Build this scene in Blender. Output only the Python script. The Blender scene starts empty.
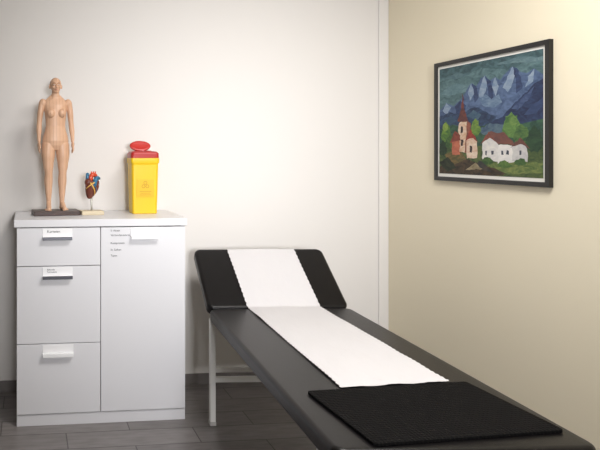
import bpy, bmesh, math, random
from mathutils import Vector, Matrix, noise
random.seed(4)
S=bpy.context.scene
COL=S.collection
S.view_settings.view_transform='Standard'

def lin(c):
    return tuple(((x/255)/12.92 if x/255<=0.04045 else ((x/255+0.055)/1.055)**2.4) for x in c)+(1,)
MATS={}
def mat(name,rgb,rough=0.6,var=0.0,vscale=8,bump=0.0,bscale=60,metal=0,coat=0,stretch=(1,1,1),spec=0.5,rgb2=None,vdetail=4,dist=0):
    if name in MATS: return MATS[name]
    m=bpy.data.materials.new(name); m.use_nodes=True
    nt=m.node_tree; b=nt.nodes['Principled BSDF']
    b.inputs['Base Color'].default_value=lin(rgb); b.inputs['Roughness'].default_value=rough
    b.inputs['Metallic'].default_value=metal; b.inputs['Coat Weight'].default_value=coat
    b.inputs['Specular IOR Level'].default_value=spec
    tc=nt.nodes.new('ShaderNodeTexCoord'); mp=nt.nodes.new('ShaderNodeMapping'); mp.inputs['Scale'].default_value=stretch
    nt.links.new(tc.outputs['Object'],mp.inputs['Vector'])
    if var>0 or rgb2:
        n=nt.nodes.new('ShaderNodeTexNoise'); n.inputs['Scale'].default_value=vscale; n.inputs['Detail'].default_value=vdetail; n.inputs['Distortion'].default_value=dist
        nt.links.new(mp.outputs[0],n.inputs['Vector'])
        r=nt.nodes.new('ShaderNodeValToRGB')
        r.color_ramp.elements[0].position=.33; r.color_ramp.elements[1].position=.67
        c=lin(rgb); d=lin(rgb2) if rgb2 else None
        r.color_ramp.elements[0].color=tuple(x*(1-var) for x in c[:3])+(1,)
        r.color_ramp.elements[1].color=d if d else tuple(min(1,x*(1+var)) for x in c[:3])+(1,)
        nt.links.new(n.outputs['Fac'],r.inputs['Fac']); nt.links.new(r.outputs['Color'],b.inputs['Base Color'])
    if bump>0:
        n2=nt.nodes.new('ShaderNodeTexNoise'); n2.inputs['Scale'].default_value=bscale; n2.inputs['Detail'].default_value=3
        nt.links.new(mp.outputs[0],n2.inputs['Vector'])
        bp=nt.nodes.new('ShaderNodeBump'); bp.inputs['Strength'].default_value=bump; bp.inputs['Distance'].default_value=.002
        nt.links.new(n2.outputs['Fac'],bp.inputs['Height']); nt.links.new(bp.outputs[0],b.inputs['Normal'])
    MATS[name]=m; return m

def obj(name,bm,mats,parent=None,smooth=False,loc=(0,0,0),rot=(0,0,0)):
    me=bpy.data.meshes.new(name); bmesh.ops.recalc_face_normals(bm,faces=bm.faces[:]); bm.to_mesh(me); bm.free()
    if not isinstance(mats,(list,tuple)): mats=[mats]
    for m in mats: me.materials.append(m)
    if smooth:
        for p in me.polygons: p.use_smooth=True
    o=bpy.data.objects.new(name,me); COL.objects.link(o); o.location=loc; o.rotation_euler=rot
    if parent: o.parent=parent
    return o
def empty(name,loc=(0,0,0),rot=(0,0,0)):
    e=bpy.data.objects.new(name,None); e.empty_display_size=.1; COL.objects.link(e); e.location=loc; e.rotation_euler=rot; return e
def bx(bm,x0,x1,y0,y1,z0,z1,M=None):
    r=bmesh.ops.create_cube(bm,size=1)
    for v in r['verts']:
        v.co=Vector(((x0+x1)/2+v.co.x*(x1-x0),(y0+y1)/2+v.co.y*(y1-y0),(z0+z1)/2+v.co.z*(z1-z0)))
        if M: v.co=M@v.co
def box(name,x0,x1,y0,y1,z0,z1,m,parent=None,bev=0,seg=2,**k):
    bm=bmesh.new(); bx(bm,x0,x1,y0,y1,z0,z1)
    if bev: bmesh.ops.bevel(bm,geom=bm.edges[:],offset=bev,segments=seg,affect='EDGES',profile=.5)
    return obj(name,bm,m,parent,smooth=False,**k)
def ell(bm,c,r,seg=24,M=None):
    q=bmesh.ops.create_uvsphere(bm,u_segments=seg,v_segments=seg//2,radius=1)
    for v in q['verts']:
        p=Vector((v.co.x*r[0],v.co.y*r[1],v.co.z*r[2]))
        if M: p=M@p
        v.co=p+Vector(c)
def loft(bm,rings,seg=24,caps=True,mi=0):
    R=[[bm.verts.new(p) for p in r] for r in rings]
    for a,b in zip(R,R[1:]):
        n=len(a)
        for i in range(n):
            f=bm.faces.new((a[i],a[(i+1)%n],b[(i+1)%n],b[i])); f.material_index=mi
    if caps:
        bm.faces.new(R[0][::-1]).material_index=mi; bm.faces.new(R[-1]).material_index=mi
def ering(c,rx,ry,seg=28):
    return [Vector((c[0]+rx*math.cos(2*math.pi*i/seg),c[1]+ry*math.sin(2*math.pi*i/seg),c[2])) for i in range(seg)]
def rr(hx,hy,r,z,seg=5,cx=0,cy=0):
    out=[]
    for q,(sx,sy) in enumerate([(1,1),(-1,1),(-1,-1),(1,-1)]):
        for k in range(seg+1):
            a=math.pi/2*q+math.pi/2*k/seg
            out.append(Vector((cx+sx*(hx-r)+r*math.cos(a),cy+sy*(hy-r)+r*math.sin(a),z)))
    return out
def tube(bm,pts,rs,seg=16,sub=4,mi=0):
    P=[Vector(p) for p in pts]
    Q=[];RR=[]
    n=len(P)
    for i in range(n-1):
        p0=P[max(i-1,0)];p1=P[i];p2=P[i+1];p3=P[min(i+2,n-1)]
        for k in range(sub):
            t=k/sub
            Q.append(.5*((2*p1)+(p2-p0)*t+(2*p0-5*p1+4*p2-p3)*t*t+(3*p1-p0-3*p2+p3)*t**3))
            s=t*t*(3-2*t); RR.append(rs[i]*(1-s)+rs[i+1]*s)
    Q.append(P[-1]);RR.append(rs[-1])
    d0=(Q[1]-Q[0]).normalized(); d1=(Q[-1]-Q[-2]).normalized()
    Q0=[Q[0]-d0*RR[0]*f for f in(.95,.6)];r0=[RR[0]*.3,RR[0]*.8]
    Q1=[Q[-1]+d1*RR[-1]*f for f in(.6,.95)];r1=[RR[-1]*.8,RR[-1]*.3]
    Q=Q0+Q+Q1;RR=r0+RR+r1
    ref=Vector((0,1,0)) if abs(d0.y)<.8 else Vector((1,0,0))
    rings=[]
    for i,q in enumerate(Q):
        d=(Q[min(i+1,len(Q)-1)]-Q[max(i-1,0)]).normalized()
        x=ref.cross(d).normalized(); y=d.cross(x).normalized(); ref=y
        rings.append([q+x*RR[i]*math.cos(2*math.pi*j/seg)+y*RR[i]*math.sin(2*math.pi*j/seg) for j in range(seg)])
    loft(bm,rings,mi=mi)

# ------------------------------------------------------------ ROOM
XR=2.09; YB=3.30; XL=-2.2; YF=-2.4; ZC=2.65
wallw=mat('wall_white_paint',(218,215,212),.9,bump=.15,bscale=180,spec=.2)
wallc=mat('wall_cream_paint',(229,220,197),.9,bump=.15,bscale=180,spec=.2)
ceilm=mat('ceiling_paint',(215,214,211),.9)
box('wall_back',XL-.1,XR+.1,YB,YB+.1,0,ZC,wallw)
box('wall_right',XR,XR+.1,YF,YB,0,ZC,wallc)
box('wall_left',XL-.1,XL,YF,YB,0,ZC,wallw)
box('wall_front',XL-.1,XR+.1,YF-.1,YF,0,ZC,wallw)
box('ceiling',XL-.1,XR+.1,YF-.1,YB+.1,ZC,ZC+.1,ceilm)
box('trim_1',2.030,XR,YB-.008,YB,0,ZC,wallw,bev=.003)
fm=bpy.data.materials.new('floor_tiles'); fm.use_nodes=True; nt=fm.node_tree; b=nt.nodes['Principled BSDF']
tc=nt.nodes.new('ShaderNodeTexCoord'); mp=nt.nodes.new('ShaderNodeMapping'); mp.inputs['Location'].default_value=(.12,.07,0)
br=nt.nodes.new('ShaderNodeTexBrick'); br.inputs['Scale'].default_value=1; br.inputs['Brick Width'].default_value=.6; br.inputs['Row Height'].default_value=.15
br.inputs['Mortar Size'].default_value=.0025; br.inputs['Color1'].default_value=lin((132,127,126)); br.inputs['Color2'].default_value=lin((118,113,112)); br.inputs['Mortar'].default_value=lin((70,66,66))
n=nt.nodes.new('ShaderNodeTexNoise'); n.inputs['Scale'].default_value=9; n.inputs['Detail'].default_value=6
mp2=nt.nodes.new('ShaderNodeMapping'); mp2.inputs['Scale'].default_value=(1,5,1)
mx=nt.nodes.new('ShaderNodeMix'); mx.data_type='RGBA'; mx.blend_type='MULTIPLY'; mx.inputs[0].default_value=.8
rp=nt.nodes.new('ShaderNodeValToRGB'); rp.color_ramp.elements[0].color=(.62,.62,.62,1); rp.color_ramp.elements[0].position=.3; rp.color_ramp.elements[1].position=.7
L=nt.links.new
L(tc.outputs['Object'],mp.inputs[0]);L(mp.outputs[0],br.inputs['Vector']);L(tc.outputs['Object'],mp2.inputs[0]);L(mp2.outputs[0],n.inputs['Vector'])
L(n.outputs['Fac'],rp.inputs[0]);L(br.outputs['Color'],mx.inputs[6]);L(rp.outputs[0],mx.inputs[7]);L(mx.outputs[2],b.inputs['Base Color'])
b.inputs['Roughness'].default_value=.34
bp=nt.nodes.new('ShaderNodeBump');bp.inputs['Strength'].default_value=.4;bp.inputs['Distance'].default_value=.002;bp.invert=True
L(br.outputs['Fac'],bp.inputs['Height']);L(bp.outputs[0],b.inputs['Normal'])
box('floor',XL-.1,XR+.1,YF-.1,YB+.1,-.1,0,fm)
bbm=mat('baseboard_tile',(112,107,105),.5,var=.15,vscale=10)
box('baseboard_back',XL+.01,2.03,YB-.01,YB,0,.06,bbm,bev=.002)
box('baseboard_right',XR-.01,XR,YF,YB-.02,0,.06,bbm,bev=.002)

# ------------------------------------------------------------ CABINET
white=mat('cabinet_white_lacquer',(218,218,222),.35,spec=.4)
dark=mat('gap_dark',(96,96,98),.8)
metal=mat('handle_metal',(104,104,110),.3,metal=.9)
hw=mat('handle_white',(236,236,238),.3)
ink=mat('label_ink',(70,70,78),.8)
cab=empty('filing_cabinet',(0,0,0))
x0,x1,yf,yb=-.049,.768,2.862,3.285
zt=.983
box('carcass_side_left',x0,x0+.018,yf+.019,yb,.0,zt-.036,white,cab,.001)
box('carcass_side_right',x1-.018,x1,yf+.019,yb,.0,zt-.036,white,cab,.001)
box('carcass_inner',x0+.018,x1-.018,yf+.022,yb,.02,zt-.036,dark,cab)
box('plinth',x0+.0,x1-.0,yf+.006,yf+.03,0,.054,white,cab,.001)
box('top_slab',x0-.013,x1+.008,yf-.006,yb+.004,zt-.036,zt,white,cab,.0025)
xm=.352
def front(name,a,b_,c,d): box(name,a,b_,yf,yf+.019,c,d,white,cab,.0012)
front('drawer_1',x0+.001,xm-.0015,.7625,.943)
front('drawer_2',x0+.001,xm-.0015,.393,.7590)
front('drawer_3',x0+.001,xm-.0015,.058,.3895)
front('cabinet_door',xm+.0015,x1-.001,.058,.943)
def handle(nm,xa,xb,ztop,met=True):
    bm=bmesh.new()
    bx(bm,xa,xb,yf-.003,yf,ztop-.045,ztop-.001)
    bx(bm,xa,xb,yf-.022,yf-.003,ztop-.047,ztop-.041)
    bmesh.ops.bevel(bm,geom=bm.edges[:],offset=.0008,segments=1,affect='EDGES')
    obj(nm+'_plate',bm,hw,cab)
    box(nm+'_lip',xa+.001,xb-.001,yf-.024,yf-.021,ztop-.056,ztop-.040,metal if met else hw,cab,.001)
handle('handle_1',.073,.215,.942)
handle('handle_2',.073,.217,.757)
handle('handle_3',.073,.221,.388,False)
handle('handle_4',.497,.636,.942,False)
def text(nm,s,x,z,size,y=yf-.0008):
    c=bpy.data.curves.new(nm,'FONT'); c.body=s; c.size=size; c.extrude=.0002
    o=bpy.data.objects.new(nm,c); COL.objects.link(o); o.location=(x,y,z); o.rotation_euler=(math.pi/2,0,0); o.parent=cab; c.materials.append(ink)
text('label_text_1','Karteien',.095,.920,.018,yf-.0035); text('label_text_2','Befunde\nFormulare',.095,.741,.011,yf-.0035)
for i,(s,z) in enumerate([('S: Akten',.922),('Verbandsmaterial',.900),('Kompressen',.862),('St. Salben',.830),('Tapes',.802)]):
    text('door_text_%d'%(i+1),s,.400,z,.0135)

# ------------------------------------------------------------ TREATMENT TABLE
ang=-.072
ZS=.556
tb=empty('treatment_table',(1.207,2.775,0),(0,0,ang))
vinyl=mat('black_vinyl',(15,13,14),.33,var=.12,vscale=20,bump=.22,bscale=350,spec=.26)
lm=mat('leg_white_enamel',(232,231,228),.35)
steel=mat('frame_dark_steel',(40,40,42),.5,metal=.3)
W=.343
def cushion(nm,length,M,th=.055,flare=0):
    bm=bmesh.new(); R=.016
    prof=[(.012,-th),(.003,-th+.003),(0,-th+.010)]+[(R*(1-math.cos(a)),-R+R*math.sin(a)) for a in [math.pi/2*k/6 for k in range(7)]]+[(R+.012,.0004),(R+.05,.0006)]
    rings=[[M@(p+Vector((p.x/W*flare*(p.y/length),0,0))) for p in rr(W-i,length/2-i,max(.034-i,.006),z,6,0,length/2)] for i,z in prof]
    loft(bm,rings)
    o=obj(nm,bm,vinyl,tb,smooth=True)
    w=o.modifiers.new('wn','WEIGHTED_NORMAL'); w.keep_sharp=True
    return o
LF=1.375
cushion('seat_cushion',LF-.003,Matrix.Translation((0,-LF,ZS)))
th=math.radians(35.0)
BL=.408
cushion('backrest_cushion',BL,Matrix.Translation((0,.003,ZS))@Matrix.Rotation(th,4,'X'),flare=.002)
bm=bmesh.new()
for sx in(-1,1): bx(bm,sx*.26-.018,sx*.26+.018,-1.30,.0,ZS-.085,ZS-.056)
for yy in(-1.29,-.66,-.015): bx(bm,-.242,.242,yy-.015,yy+.015,ZS-.085,ZS-.058)
obj('top_frame',bm,steel,tb)
bm=bmesh.new()
Mb=Matrix.Translation((0,.003,ZS))@Matrix.Rotation(th,4,'X')
for sx in(-1,1): bx(bm,sx*.25-.014,sx*.25+.014,.04,.36,-.078,-.054,Mb)
bx(bm,-.25,.25,.33,.355,-.078,-.054,Mb)
obj('backrest_frame',bm,steel,tb)
bm=bmesh.new()
for sx in(-1,1): tube(bm,[(sx*.22,.27,ZS+.105),(sx*.22,-.12,ZS-.075)],[.008,.008],8,1)
obj('backrest_strut',bm,steel,tb,True)
lx=.325
for i,(sx,yy) in enumerate([(-1,.0),(1,.0),(-1,-1.26),(1,-1.26)]):
    box('leg_%d'%(i+1),sx*lx-.013,sx*lx+.013,yy-.016,yy+.016,.012,ZS-.050,lm,tb,.003)
    box('leg_foot_%d'%(i+1),sx*lx-.015,sx*lx+.015,yy-.018,yy+.018,0,.02,mat('foot_rubber',(190,188,184),.7),tb,.003)
for i,yy in enumerate((.0,-1.26)):
    box('crossbar_low_%d'%(i+1),-lx+.012,lx-.012,yy-.012,yy+.012,.205,.228,lm,tb,.002)
    box('crossbar_high_%d'%(i+1),-lx+.012,lx-.012,yy-.010,yy+.010,.252,.272,lm,tb,.002)
    box('crossbar_top_%d'%(i+1),-lx+.012,lx-.012,yy-.010,yy+.010,ZS-.085,ZS-.058,lm,tb,.002)
# paper
pm=mat('paper_crepe',(205,203,205),.85,bump=1.0,bscale=70,stretch=(1,.35,1))
bm=bmesh.new()
nb=110; nx=30; c0=math.cos(th); s0=math.sin(th)
rows=[('f',i/nb) for i in range(nb+1)]+[('b',i/40) for i in range(1,41)]+[('o',.35),('o',1)]
grid=[]
for i,(kd,q) in enumerate(rows):
    row=[]
    for j in range(nx+1):
        u=j/nx*2-1
        if kd=='f': k=1-q
        else: k=0
        e=.0025*math.sin(i*2.1)
        w=.176+.011*k; c=.022+.014*k
        if kd=='b': w+=.004*q; c-=.012*q
        if kd=='o': w+=.004; c-=.012
        x=c+u*(w+e)
        h=.0030+.0032*noise.noise(Vector((x*14,i*.05,0)))+.0030*abs(noise.noise(Vector((x*30,i*.05,3))))
        h=max(0,h)+.0020
        if kd=='f':
            yend=-.965+.115*(x-.036)
            y=yend*(1-q); z=ZS+h
        elif kd=='b':
            d=(BL-.012)*q; y=.003+d*c0-h*s0; z=ZS+d*s0+h*c0
        else:
            d=BL+.003; dn=.012 if q<1 else .05
            y=.003+d*c0+dn*s0; z=ZS+d*s0-dn*c0
        row.append(bm.verts.new((x,y,z)))
    grid.append(row)
for a,b2 in zip(grid,grid[1:]):
    for j in range(nx): bm.faces.new((a[j],a[j+1],b2[j+1],b2[j]))
obj('paper_table_cover',bm,pm,None,True,loc=(1.207,2.775,0),rot=(0,0,ang))
# foot mat
rm=bpy.data.materials.new('ribbed_rubber'); rm.use_nodes=True; nt=rm.node_tree; b=nt.nodes['Principled BSDF']
b.inputs['Base Color'].default_value=lin((11,10,11)); b.inputs['Roughness'].default_value=.85; b.inputs['Specular IOR Level'].default_value=.1
tc=nt.nodes.new('ShaderNodeTexCoord'); wv=nt.nodes.new('ShaderNodeTexWave'); wv.inputs['Scale'].default_value=28; wv.bands_direction='Y'
wv2=nt.nodes.new('ShaderNodeTexWave'); wv2.inputs['Scale'].default_value=28; wv2.bands_direction='X'
ad=nt.nodes.new('ShaderNodeMath'); ad.operation='ADD'
bp=nt.nodes.new('ShaderNodeBump'); bp.inputs['Strength'].default_value=.6; bp.inputs['Distance'].default_value=.003
nt.links.new(tc.outputs['Object'],wv.inputs['Vector']);nt.links.new(tc.outputs['Object'],wv2.inputs['Vector'])
nt.links.new(wv.outputs['Fac'],ad.inputs[0]);nt.links.new(wv2.outputs['Fac'],ad.inputs[1]);nt.links.new(ad.outputs[0],bp.inputs['Height']);nt.links.new(bp.outputs[0],b.inputs['Normal'])
bm=bmesh.new()
loft(bm,[rr(.273,.171,.010,z) if k else rr(.271,.169,.010,z) for k,z in[(0,0),(1,.001),(1,.008),(0,.009)]])
obj('rubber_foot_mat',bm,rm,None,loc=(1.140,1.618,ZS+.001),rot=(0,0,.042))

# ------------------------------------------------------------ PAINTING
Y0,Y1,Z0,Z1=2.875,2.196,1.162,1.755
pf=empty('framed_painting',(XR,0,0))
fw=.020
blk=mat('frame_black',(18,17,17),.35)
bm=bmesh.new()
FD=-.020
bx(bm,FD,-.001,Y1,Y0,Z0,Z0+fw);bx(bm,FD,-.001,Y1,Y0,Z1-fw,Z1);bx(bm,FD,-.001,Y1,Y1+fw,Z0+fw,Z1-fw);bx(bm,FD,-.001,Y0-fw,Y0,Z0+fw,Z1-fw)
obj('frame',bm,blk,pf)
mm=mat('passepartout',(226,224,218),.8)
box('passepartout_board',-.013,-.002,Y1+fw*.9,Y0-fw*.9,Z0+fw*.9,Z1-fw*.9,mm,pf)
mg=.013
ya,yb_,za,zb=Y0-fw-mg,Y1+fw+mg,Z0+fw+mg*1.2,Z1-fw-mg
layer=[0]
bmP=bmesh.new(); pmats=[]; pidx={}
def pcol(rgb,rgb2=None,sc=24):
    key=(rgb,rgb2)
    if key not in pidx:
        pidx[key]=len(pmats)
        pmats.append(mat('paint_%d'%len(pmats),rgb,.7,var=.12,vscale=sc,rgb2=rgb2,stretch=(1,1,1.9),vdetail=5,dist=1.2))
    return pidx[key]
def poly(pts,rgb,rgb2=None):
    layer[0]+=1
    x=-.0135-.00004*layer[0]
    P=[]
    n=len(pts)
    for i in range(n):
        a=Vector((pts[i][0],pts[i][1],0)); b=Vector((pts[(i+1)%n][0],pts[(i+1)%n][1],0))
        m=max(1,int((b-a).length/.02))
        for k in range(m):
            p=a.lerp(b,k/m)
            if .005<p.x<.995 and .005<p.y<.995:
                p=p+Vector((noise.noise(p*28+Vector((0,5,0))),noise.noise(p*28+Vector((9,0,2))),0))*.012
            P.append(p)
    vs=[bmP.verts.new((x,ya+(yb_-ya)*min(1,max(0,p.x)),za+(zb-za)*min(1,max(0,p.y)))) for p in P]
    f=bmP.faces.new(vs); f.material_index=pcol(rgb,rgb2)
poly([(0,0),(1,0),(1,1),(0,1)],(60,88,94),(94,122,126))
poly([(0,.92),(.2,.87),(.45,.94),(.7,.89),(1,.95),(1,1),(0,1)],(50,74,80),(72,100,106))
poly([(.0,.76),(.10,.82),(.20,.84),(.34,.80),(.3,.75),(.1,.73)],(108,136,142),(76,106,114))
poly([(.05,.90),(.2,.94),(.34,.90),(.2,.88)],(92,120,126),(70,96,104))
poly([(.58,.95),(.8,.975),(1,.94),(1,.90),(.85,.92)],(112,138,142),(78,104,112))
poly([(0,.42),(0,.60),(.08,.67),(.16,.63),(.24,.68),(.31,.77),(.36,.82),(.41,.79),(.45,.85),(.49,.87),(.54,.82),(.59,.84),(.64,.81),(.70,.87),(.75,.91),(.80,.86),(.87,.83),(.93,.86),(1,.80),(1,.4)],(62,82,116),(88,108,142))
for pts in ([(.36,.82),(.32,.74),(.34,.66),(.37,.70),(.39,.77)],[(.49,.87),(.45,.79),(.43,.70),(.47,.66),(.50,.74),(.53,.80)],[(.75,.91),(.70,.82),(.66,.74),(.71,.70),(.75,.78),(.78,.85)],[(.59,.84),(.56,.76),(.60,.68),(.62,.76)],[(.08,.67),(.04,.60),(.09,.55),(.13,.62)],[(.93,.86),(.88,.80),(.86,.72),(.92,.76)]):
    poly(pts,(150,166,184),(108,130,156))
for pts in ([(.36,.82),(.41,.79),(.43,.68),(.39,.64),(.38,.72)],[(.49,.87),(.55,.81),(.58,.66),(.52,.64),(.53,.74)],[(.75,.91),(.80,.86),(.84,.72),(.78,.68),(.78,.78)],[(.18,.62),(.24,.68),(.30,.62),(.28,.55),(.20,.54)]):
    poly(pts,(38,50,84),(54,72,108))
poly([(.44,.67),(.50,.70),(.56,.66),(.62,.69),(.66,.62),(.58,.58),(.48,.60)],(124,146,168),(78,102,132))
poly([(0,.34),(0,.54),(.12,.58),(.25,.54),(.36,.60),(.42,.60),(.52,.54),(.6,.50),(.6,.34)],(34,48,76),(54,76,106))
poly([(.48,.36),(.56,.46),(.66,.50),(.74,.58),(.84,.66),(.93,.74),(1,.77),(1,.34)],(28,38,68),(44,60,94))
poly([(.74,.56),(.84,.645),(.93,.72),(.90,.64),(.80,.54)],(74,92,128),(48,64,98))
poly([(.84,.50),(.92,.58),(1,.62),(1,.56),(.92,.50)],(56,74,110),(38,52,86))
poly([(.3,.53),(.38,.58),(.46,.53),(.42,.48)],(76,102,120),(48,74,98))
poly([(.05,.50),(.14,.55),(.2,.49),(.12,.46)],(66,90,112),(44,68,92))
poly([(0,.2),(0,.42),(.15,.46),(.35,.42),(.55,.45),(.75,.42),(1,.46),(1,.2)],(34,62,56),(56,90,68))
poly([(.42,.40),(.55,.45),(.68,.43),(.66,.37),(.48,.35)],(60,82,106),(86,108,120))
poly([(0,0),(0,.26),(.3,.24),(.6,.28),(1,.24),(1,0)],(46,70,42),(90,102,56))
poly([(.0,.06),(.25,.16),(.5,.08),(.8,.04),(.6,0),(0,0)],(38,34,30),(80,64,46))
poly([(.5,.10),(.72,.13),(1,.12),(1,.04),(.7,.02)],(58,88,48),(118,128,70))
poly([(.06,.18),(.22,.24),(.30,.14),(.16,.08)],(128,104,62),(76,74,46))
def blob(cx,cy,rx,ry,rgb,rgb2):
    poly([(cx+rx*math.cos(a*math.pi/8)*(1+.18*math.sin(a*5.1)),cy+ry*math.sin(a*math.pi/8)*(1+.18*math.cos(a*3.3))) for a in range(16)],rgb,rgb2)
blob(.08,.38,.055,.10,(104,138,54),(54,92,46))
blob(.07,.44,.03,.04,(136,162,72),(90,122,56))
blob(.13,.30,.06,.06,(40,72,42),(70,100,48))
blob(.40,.42,.05,.075,(122,150,64),(66,102,50))
blob(.74,.42,.08,.10,(60,98,52),(98,132,68))
blob(.76,.46,.035,.04,(118,148,78),(78,112,58))
blob(.83,.34,.07,.08,(40,76,48),(82,112,58))
blob(.93,.30,.07,.10,(26,50,38),(46,76,48))
blob(.04,.24,.05,.07,(24,42,32),(42,66,44))
poly([(.22,.20),(.22,.45),(.255,.50),(.31,.50),(.315,.20)],(224,208,186),(190,152,124))
poly([(.205,.485),(.25,.60),(.265,.75),(.28,.60),(.325,.485)],(78,50,52),(112,60,52))
poly([(.29,.20),(.315,.49),(.345,.46),(.345,.20)],(148,90,70),(106,64,56))
poly([(.15,.18),(.15,.30),(.22,.36),(.24,.18)],(196,116,88),(152,82,64))
poly([(.12,.29),(.18,.40),(.24,.36),(.24,.31)],(98,48,42),(134,66,52))
poly([(.31,.15),(.31,.31),(.37,.36),(.42,.30),(.42,.15)],(226,210,190),(192,158,136))
poly([(.29,.30),(.35,.41),(.43,.29),(.37,.33)],(164,64,50),(122,48,42))
poly([(.245,.38),(.245,.44),(.27,.44),(.27,.38)],(50,38,42))
poly([(.245,.26),(.245,.32),(.27,.32),(.27,.26)],(50,38,42))
poly([(.34,.20),(.34,.26),(.365,.26),(.365,.20)],(54,40,44))
poly([(.47,.14),(.47,.28),(.55,.35),(.62,.27),(.62,.12)],(226,222,214),(192,190,190))
poly([(.445,.27),(.53,.38),(.62,.27),(.55,.33)],(92,54,50),(136,76,62))
poly([(.53,.375),(.68,.37),(.78,.26),(.62,.27)],(122,78,66),(92,62,60))
poly([(.62,.10),(.62,.265),(.77,.255),(.77,.12)],(234,230,224),(204,202,200))
poly([(.75,.13),(.75,.24),(.82,.29),(.88,.23),(.88,.13)],(208,206,202),(172,170,172))
poly([(.73,.24),(.82,.32),(.90,.23),(.82,.27)],(84,56,56),(112,70,60))
for a in(.50,.56,.65,.70,.81): poly([(a,.18),(a,.215),(a+.018,.215),(a+.018,.18)],(60,64,78))
blob(.52,.13,.05,.035,(40,72,40),(74,104,50)); blob(.68,.10,.06,.03,(50,84,44),(92,120,58)); blob(.82,.12,.05,.03,(38,68,40),(70,100,50))
poly([(.38,.06),(.44,.13),(.50,.10),(.56,.03)],(42,46,50),(72,64,54))
poly([(.30,.04),(.40,.11),(.47,.05)],(160,146,116),(110,100,76))
poly([(.0,.10),(.10,.16),(.20,.06),(.1,.02)],(22,32,26),(46,54,36))
obj('painted_canvas',bmP,pmats,pf)

# ------------------------------------------------------------ ANATOMY FIGURE
fig=empty('anatomical_figure',(.146,3.085,zt),(0,0,math.radians(6)))
box('plinth_board',-.118,.118,-.062,.062,0,.024,mat('dark_walnut',(58,36,28),.4,var=.3,vscale=30,stretch=(1,6,1)),fig,.003)
def build_body():
    bm=bmesh.new()
    T=[(.77,0,.02,.135,.08),(.83,0,.015,.165,.105),(.89,0,.01,.172,.112),(.95,0,.005,.160,.105),(1.02,0,0,.136,.092),(1.08,0,0,.125,.086),(1.15,0,.0,.130,.090),(1.22,0,0,.139,.096),(1.29,0,.005,.146,.098),(1.35,0,.008,.155,.088),(1.395,0,.010,.150,.070),(1.425,0,.012,.100,.058),(1.45,0,.012,.060,.052),(1.50,0,.005,.048,.050),(1.56,0,.0,.046,.050)]
    loft(bm,[ering((x,y,z),rx,ry) for z,x,y,rx,ry in T])
    for s in(-1,1):
        ell(bm,(s*.068,-.076,1.240),(.052,.044,.056)); ell(bm,(s*.072,-.119,1.232),(.009,.007,.009),12)
        ell(bm,(s*.078,.065,.885),(.082,.075,.095))
        ell(bm,(s*.163,.010,1.372),(.050,.050,.058))
        tube(bm,[(s*.12,.01,1.37),(s*.04,.02,1.46)],[.038,.03],16,2)
        tube(bm,[(s*.085,.012,.84),(s*.095,.0,.72),(s*.094,-.005,.58),(s*.090,-.008,.48),(s*.090,.012,.37),(s*.088,.014,.25),(s*.086,.015,.12),(s*.086,.018,.06)],[.094,.088,.068,.052,.056,.044,.031,.033],24)
        ell(bm,(s*.090,-.040,.485),(.030,.02,.036),16)
        tube(bm,[(s*.086,.035,.035),(s*.092,-.04,.045),(s*.102,-.115,.026)],[.034,.034,.026],16)
        tube(bm,[(s*.090,-.01,.085),(s*.096,-.07,.045)],[.032,.028],16,2)
        for k in range(5):
            xx=.083+k*.0145; yy=-.150+k*.007; r=.013-.0015*min(k,3)
            tube(bm,[(s*xx,yy+.045,.022),(s*xx,yy,.013)],[r,r*.9],10,2)
        el=(s*.207,.026,1.115); wr=(s*.217,-.030,.885)
        tube(bm,[(s*.170,.010,1.375),(s*.192,.014,1.26),el,(s*.213,.0,1.03),(s*.217,-.02,.94),wr],[.046,.040,.034,.035,.026,.021],20)
        wx=s*.219
        ell(bm,(wx,-.036,.838),(.021,.036,.046),20)
        for k,(dy,ln) in enumerate([(-.066,.070),(-.047,.080),(-.028,.076),(-.010,.060)]):
            b0=Vector((wx,dy,.815)); 
            p1=b0+Vector((s*.003,(dy+.036)*.10,-ln*.42)); p2=p1+Vector((-s*.005,0,-ln*.32)); p3=p2+Vector((-s*.008,.002,-ln*.24))
            tube(bm,[b0,p1,p2,p3],[.0105,.0098,.0088,.0076],10,3)
        tube(bm,[(wx,-.052,.862),(wx-s*.006,-.078,.835),(wx-s*.008,-.090,.805),(wx-s*.010,-.092,.785)],[.013,.012,.0105,.009],10,3)
    ell(bm,(0,.005,1.612),(.074,.092,.090),32)
    ell(bm,(0,-.022,1.560),(.056,.062,.066),28)
    ell(bm,(0,-.058,1.516),(.024,.022,.018),16)
    tube(bm,[(0,-.086,1.605),(0,-.100,1.580),(0,-.106,1.568)],[.009,.011,.013],12)
    for s in(-1,1):
        ell(bm,(s*.013,-.095,1.565),(.009,.011,.008),12)
        tube(bm,[(s*.012,-.088,1.618),(s*.030,-.087,1.623),(s*.048,-.074,1.616)],[.006,.007,.005],10)
        ell(bm,(s*.036,-.062,1.572),(.022,.022,.020),16)
        M=Matrix.Rotation(s*.35,3,'Z'); ell(bm,(s*.077,.006,1.585),(.009,.020,.030),16,M)
        ell(bm,(s*.030,-.074,1.602),(.014,.012,.009),14)
    tube(bm,[(-.022,-.076,1.541),(0,-.086,1.544),(.022,-.076,1.541)],[.005,.007,.005],10)
    tube(bm,[(-.018,-.075,1.531),(0,-.083,1.530),(.018,-.075,1.531)],[.005,.007,.005],10)
    return bm
K=.680/1.70
bm=build_body()
for v in bm.verts: v.co*=K
sk=bpy.data.materials.new('moulded_skin_plastic'); sk.use_nodes=True; nt=sk.node_tree; b=nt.nodes['Principled BSDF']
b.inputs['Roughness'].default_value=.42
tc=nt.nodes.new('ShaderNodeTexCoord')
n=nt.nodes.new('ShaderNodeTexNoise'); n.inputs['Scale'].default_value=14; nt.links.new(tc.outputs['Object'],n.inputs['Vector'])
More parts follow.
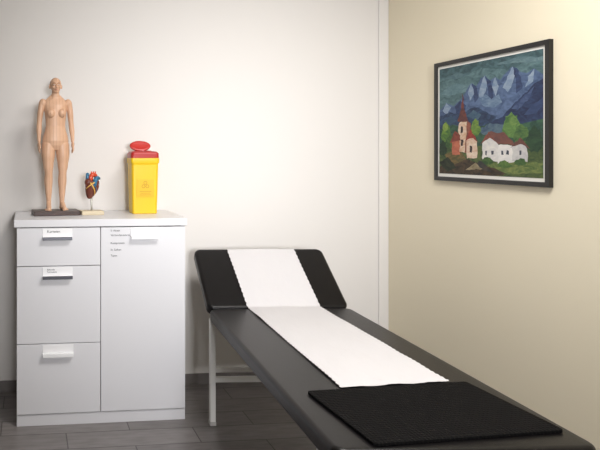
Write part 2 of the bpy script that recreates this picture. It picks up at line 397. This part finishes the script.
r=nt.nodes.new('ShaderNodeValToRGB'); r.color_ramp.elements[0].color=lin((198,154,124)); r.color_ramp.elements[1].color=lin((216,178,148)); nt.links.new(n.outputs['Fac'],r.inputs[0])
sp=nt.nodes.new('ShaderNodeSeparateXYZ'); nt.links.new(tc.outputs['Object'],sp.inputs[0])
ab=nt.nodes.new('ShaderNodeMath'); ab.operation='ABSOLUTE'; nt.links.new(sp.outputs['X'],ab.inputs[0])
m1=nt.nodes.new('ShaderNodeMath'); m1.operation='PINGPONG'; m1.inputs[1].default_value=.0085; nt.links.new(ab.outputs[0],m1.inputs[0])
m2=nt.nodes.new('ShaderNodeMath'); m2.operation='LESS_THAN'; m2.inputs[1].default_value=.0006; nt.links.new(m1.outputs[0],m2.inputs[0])
m3=nt.nodes.new('ShaderNodeMath'); m3.operation='MULTIPLY'; m3.inputs[1].default_value=.5; nt.links.new(m2.outputs[0],m3.inputs[0])
mx=nt.nodes.new('ShaderNodeMix'); mx.data_type='RGBA'; nt.links.new(m3.outputs[0],mx.inputs[0]); nt.links.new(r.outputs[0],mx.inputs[6]); mx.inputs[7].default_value=lin((120,66,52))
nt.links.new(mx.outputs[2],b.inputs['Base Color'])
body=obj('body',bm,sk,fig,True,loc=(0,0,.0235))
md=body.modifiers.new('r','REMESH'); md.mode='VOXEL'; md.voxel_size=.0014; md.use_smooth_shade=True
md=body.modifiers.new('s','SMOOTH'); md.iterations=3; md.factor=.5
def small(nm,fn,m):
    bm=bmesh.new(); fn(bm)
    for v in bm.verts: v.co*=K
    return obj(nm,bm,m,fig,True,loc=(0,0,.0235))
small('eyes',lambda bm:[ell(bm,(s*.030,-.0835,1.602),(.011,.0055,.0055),14) for s in(-1,1)],mat('eye_white',(230,226,220),.3))
small('irises',lambda bm:[ell(bm,(s*.030,-.0885,1.602),(.0045,.002,.0048),12) for s in(-1,1)],mat('iris',(50,34,28),.3))
small('eyebrows',lambda bm:[tube(bm,[(s*.014,-.0945,1.621),(s*.030,-.094,1.627),(s*.048,-.080,1.620)],[.002,.0028,.0016],8) for s in(-1,1)],mat('brow_brown',(92,60,44),.7))
small('lips',lambda bm:[tube(bm,[(-.019,-.0795,1.537),(0,-.0905,1.539),(.019,-.0795,1.537)],[.0025,.0042,.0025],8)],mat('lip_red',(176,88,80),.5))

# ------------------------------------------------------------ HEART MODEL
ht=empty('anatomical_heart',(.332,3.085,zt),(0,0,math.radians(6)))
cream=mat('stand_cream',(206,192,164),.5)
box('stand_base',-.058,.058,-.040,.040,0,.020,cream,ht,.003)
bm=bmesh.new(); tube(bm,[(0,0,.018),(0,0,.085)],[.005,.005],14,2); obj('stand_rod',bm,mat('rod_metal',(190,188,180),.3,metal=.8),ht,True)
hp=empty('heart',(0,0,0)); hp.parent=ht; hp.scale=(1.0,1.05,1.12); hp.location=(0,0,-.004)
bm=bmesh.new()
M=Matrix.Rotation(math.radians(18),3,'Y')
rings=[]
for t,rx,ry in[(-.052,.004,.004),(-.048,.011,.010),(-.036,.020,.018),(-.018,.029,.026),(.0,.035,.031),(.018,.036,.032),(.030,.031,.028),(.038,.020,.019)]:
    rings.append([M@p for p in ering((0,0,t),rx,ry,24)])
loft(bm,rings)
ell(bm,(.020,-.005,.024),(.020,.022,.020)); ell(bm,(-.020,-.008,.026),(.018,.020,.019))
for v in bm.verts: v.co+=Vector((0,0,.125))
h=obj('heart_muscle',bm,mat('heart_muscle',(136,68,50),.4,var=.2,vscale=35,rgb2=(92,48,38)),hp,True)
md=h.modifiers.new('r','REMESH'); md.mode='VOXEL'; md.voxel_size=.0018; md.use_smooth_shade=True
md=h.modifiers.new('s','SMOOTH'); md.iterations=4
vr=mat('vessel_red',(200,74,46),.3); vb=mat('vessel_blue',(42,106,142),.3); vy=mat('vessel_yellow',(220,174,86),.4)
Z=.125
bm=bmesh.new(); tube(bm,[(.0,-.008,Z+.02),(-.006,-.010,Z+.048),(.006,-.006,Z+.062),(.024,.004,Z+.054),(.028,.012,Z+.034)],[.010,.011,.011,.010,.009],16)
for dx in(-.004,.007,.017): tube(bm,[(dx,-.006,Z+.058),(dx+.002,-.006,Z+.074)],[.004,.0035],10,2)
obj('aorta',bm,vr,hp,True)
bm=bmesh.new(); tube(bm,[(.012,-.024,Z+.018),(.016,-.024,Z+.038),(.028,-.012,Z+.046),(.038,-.004,Z+.044)],[.011,.011,.010,.008],14)
tube(bm,[(-.022,0,Z+.02),(-.022,0,Z+.045),(-.021,0,Z+.062)],[.009,.009,.009],14)
obj('pulmonary_artery',bm,vb,hp,True)
bm=bmesh.new(); tube(bm,[(-.012,-.034,Z+.024),(.0,-.037,Z+.006),(.010,-.031,Z-.014),(.010,-.022,Z-.032)],[.0034,.0034,.0028,.0014],8)
tube(bm,[(.006,-.036,Z+.026),(-.018,-.032,Z+.012),(-.032,-.018,Z-.002)],[.0034,.0028,.0016],8)
obj('coronary_fat',bm,vy,hp,True)
bm=bmesh.new(); tube(bm,[(.004,-.035,Z+.014),(.018,-.029,Z+.002),(.022,-.020,Z-.018)],[.0022,.002,.0012],8)
obj('coronary_vein',bm,vb,hp,True)

# ------------------------------------------------------------ SHARPS CONTAINER
sc=empty('sharps_container',(.610,3.13,zt),(0,0,math.radians(2)))
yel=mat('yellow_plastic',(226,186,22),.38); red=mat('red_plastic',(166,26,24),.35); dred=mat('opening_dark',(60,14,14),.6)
bm=bmesh.new()
loft(bm,[rr(.063,.048,.012,0),rr(.066,.051,.014,.004),rr(.072,.058,.015,.252),rr(.072,.058,.015,.262),rr(.076,.062,.016,.264),rr(.077,.063,.016,.288),rr(.075,.061,.016,.291)])
o=obj('bin_body',bm,yel,sc,True); o.modifiers.new('wn','WEIGHTED_NORMAL')
bm=bmesh.new()
loft(bm,[rr(.073,.059,.016,.289),rr(.075,.061,.016,.292),rr(.074,.060,.016,.316),rr(.065,.052,.016,.324),rr(.050,.040,.016,.327)])
o=obj('lid',bm,red,sc,True); o.modifiers.new('wn','WEIGHTED_NORMAL')
bm=bmesh.new(); loft(bm,[ering((0,0,.326),.046,.034),ering((0,0,.330),.046,.034),ering((0,0,.330),.038,.027)],caps=False); obj('opening_rim',bm,red,sc)
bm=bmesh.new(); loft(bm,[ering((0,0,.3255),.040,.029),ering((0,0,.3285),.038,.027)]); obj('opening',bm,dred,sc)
Mf=Matrix.Translation((-.004,.036,.327))@Matrix.Rotation(math.radians(60),4,'X')
bm=bmesh.new()
loft(bm,[[Mf@p for p in ering((0,.030,z),a,b_)] for z,a,b_ in[(0,.050,.026),(-.002,.056,.030),(.005,.057,.031),(.008,.054,.028),(.0065,.044,.020)]])
obj('flap',bm,mat('red_flap',(182,38,30),.35),sc,True)
box('flap_hinge',-.018,.012,.030,.046,.320,.334,red,sc,.002)
bm=bmesh.new(); bx(bm,-.045,.045,-.0585,-.0560,.09,.18)
obj('label',bm,mat('label_yellow',(218,176,18),.5),sc)
bm=bmesh.new()
for k in range(3):
    a=math.pi/2+k*2*math.pi/3
    c=Vector((.012*math.cos(a),0,.150+.012*math.sin(a)))
    q=[c+Vector((.010*math.cos(t*math.pi/8),-.0592,.010*math.sin(t*math.pi/8))) for t in range(16)]
    q2=[c+Vector((.006*math.cos(t*math.pi/8),-.0592,.006*math.sin(t*math.pi/8))) for t in range(16)]
    loft(bm,[q,q2],caps=False)
for k,w in enumerate((.032,.026,.030)): bx(bm,-w,w,-.0594,-.0588,.116-k*.009,.119-k*.009)
obj('hazard_symbol',bm,mat('label_print',(190,146,16),.6),sc)

# ------------------------------------------------------------ LIGHTS
def area(nm,loc,target,sx,sy,p,col,spread=180):
    l=bpy.data.lights.new(nm,'AREA'); l.shape='RECTANGLE'; l.size=sx; l.size_y=sy; l.energy=p; l.color=col; l.spread=math.radians(spread)
    o=bpy.data.objects.new(nm,l); COL.objects.link(o); o.location=loc
    o.rotation_euler=(Vector(target)-Vector(loc)).to_track_quat('-Z','Y').to_euler(); return o
area('ceiling_light',(1.1,1.5,2.60),(1.1,1.5001,0),.8,.6,49,(1,.97,.94))
area('rear_fill_light',(.6,-2.3,1.6),(1.15,3.3,1.25),.9,.9,13,(.98,.98,1),spread=42)  # added fill lamp, no window there; narrow beam brightens the back wall's centre
w=bpy.data.worlds.new('World'); S.world=w; w.use_nodes=True; w.node_tree.nodes['Background'].inputs[0].default_value=(.8,.85,.9,1); w.node_tree.nodes['Background'].inputs[1].default_value=.3

# ------------------------------------------------------------ CAMERA
cd=bpy.data.cameras.new('camera'); cam=bpy.data.objects.new('camera',cd); COL.objects.link(cam)
cam.location=(0,0,1.3); cam.rotation_euler=(math.pi/2,0,-math.atan(.1))
cd.sensor_width=36; cd.lens=36; cd.shift_x=.355; cd.shift_y=-.12
S.camera=cam
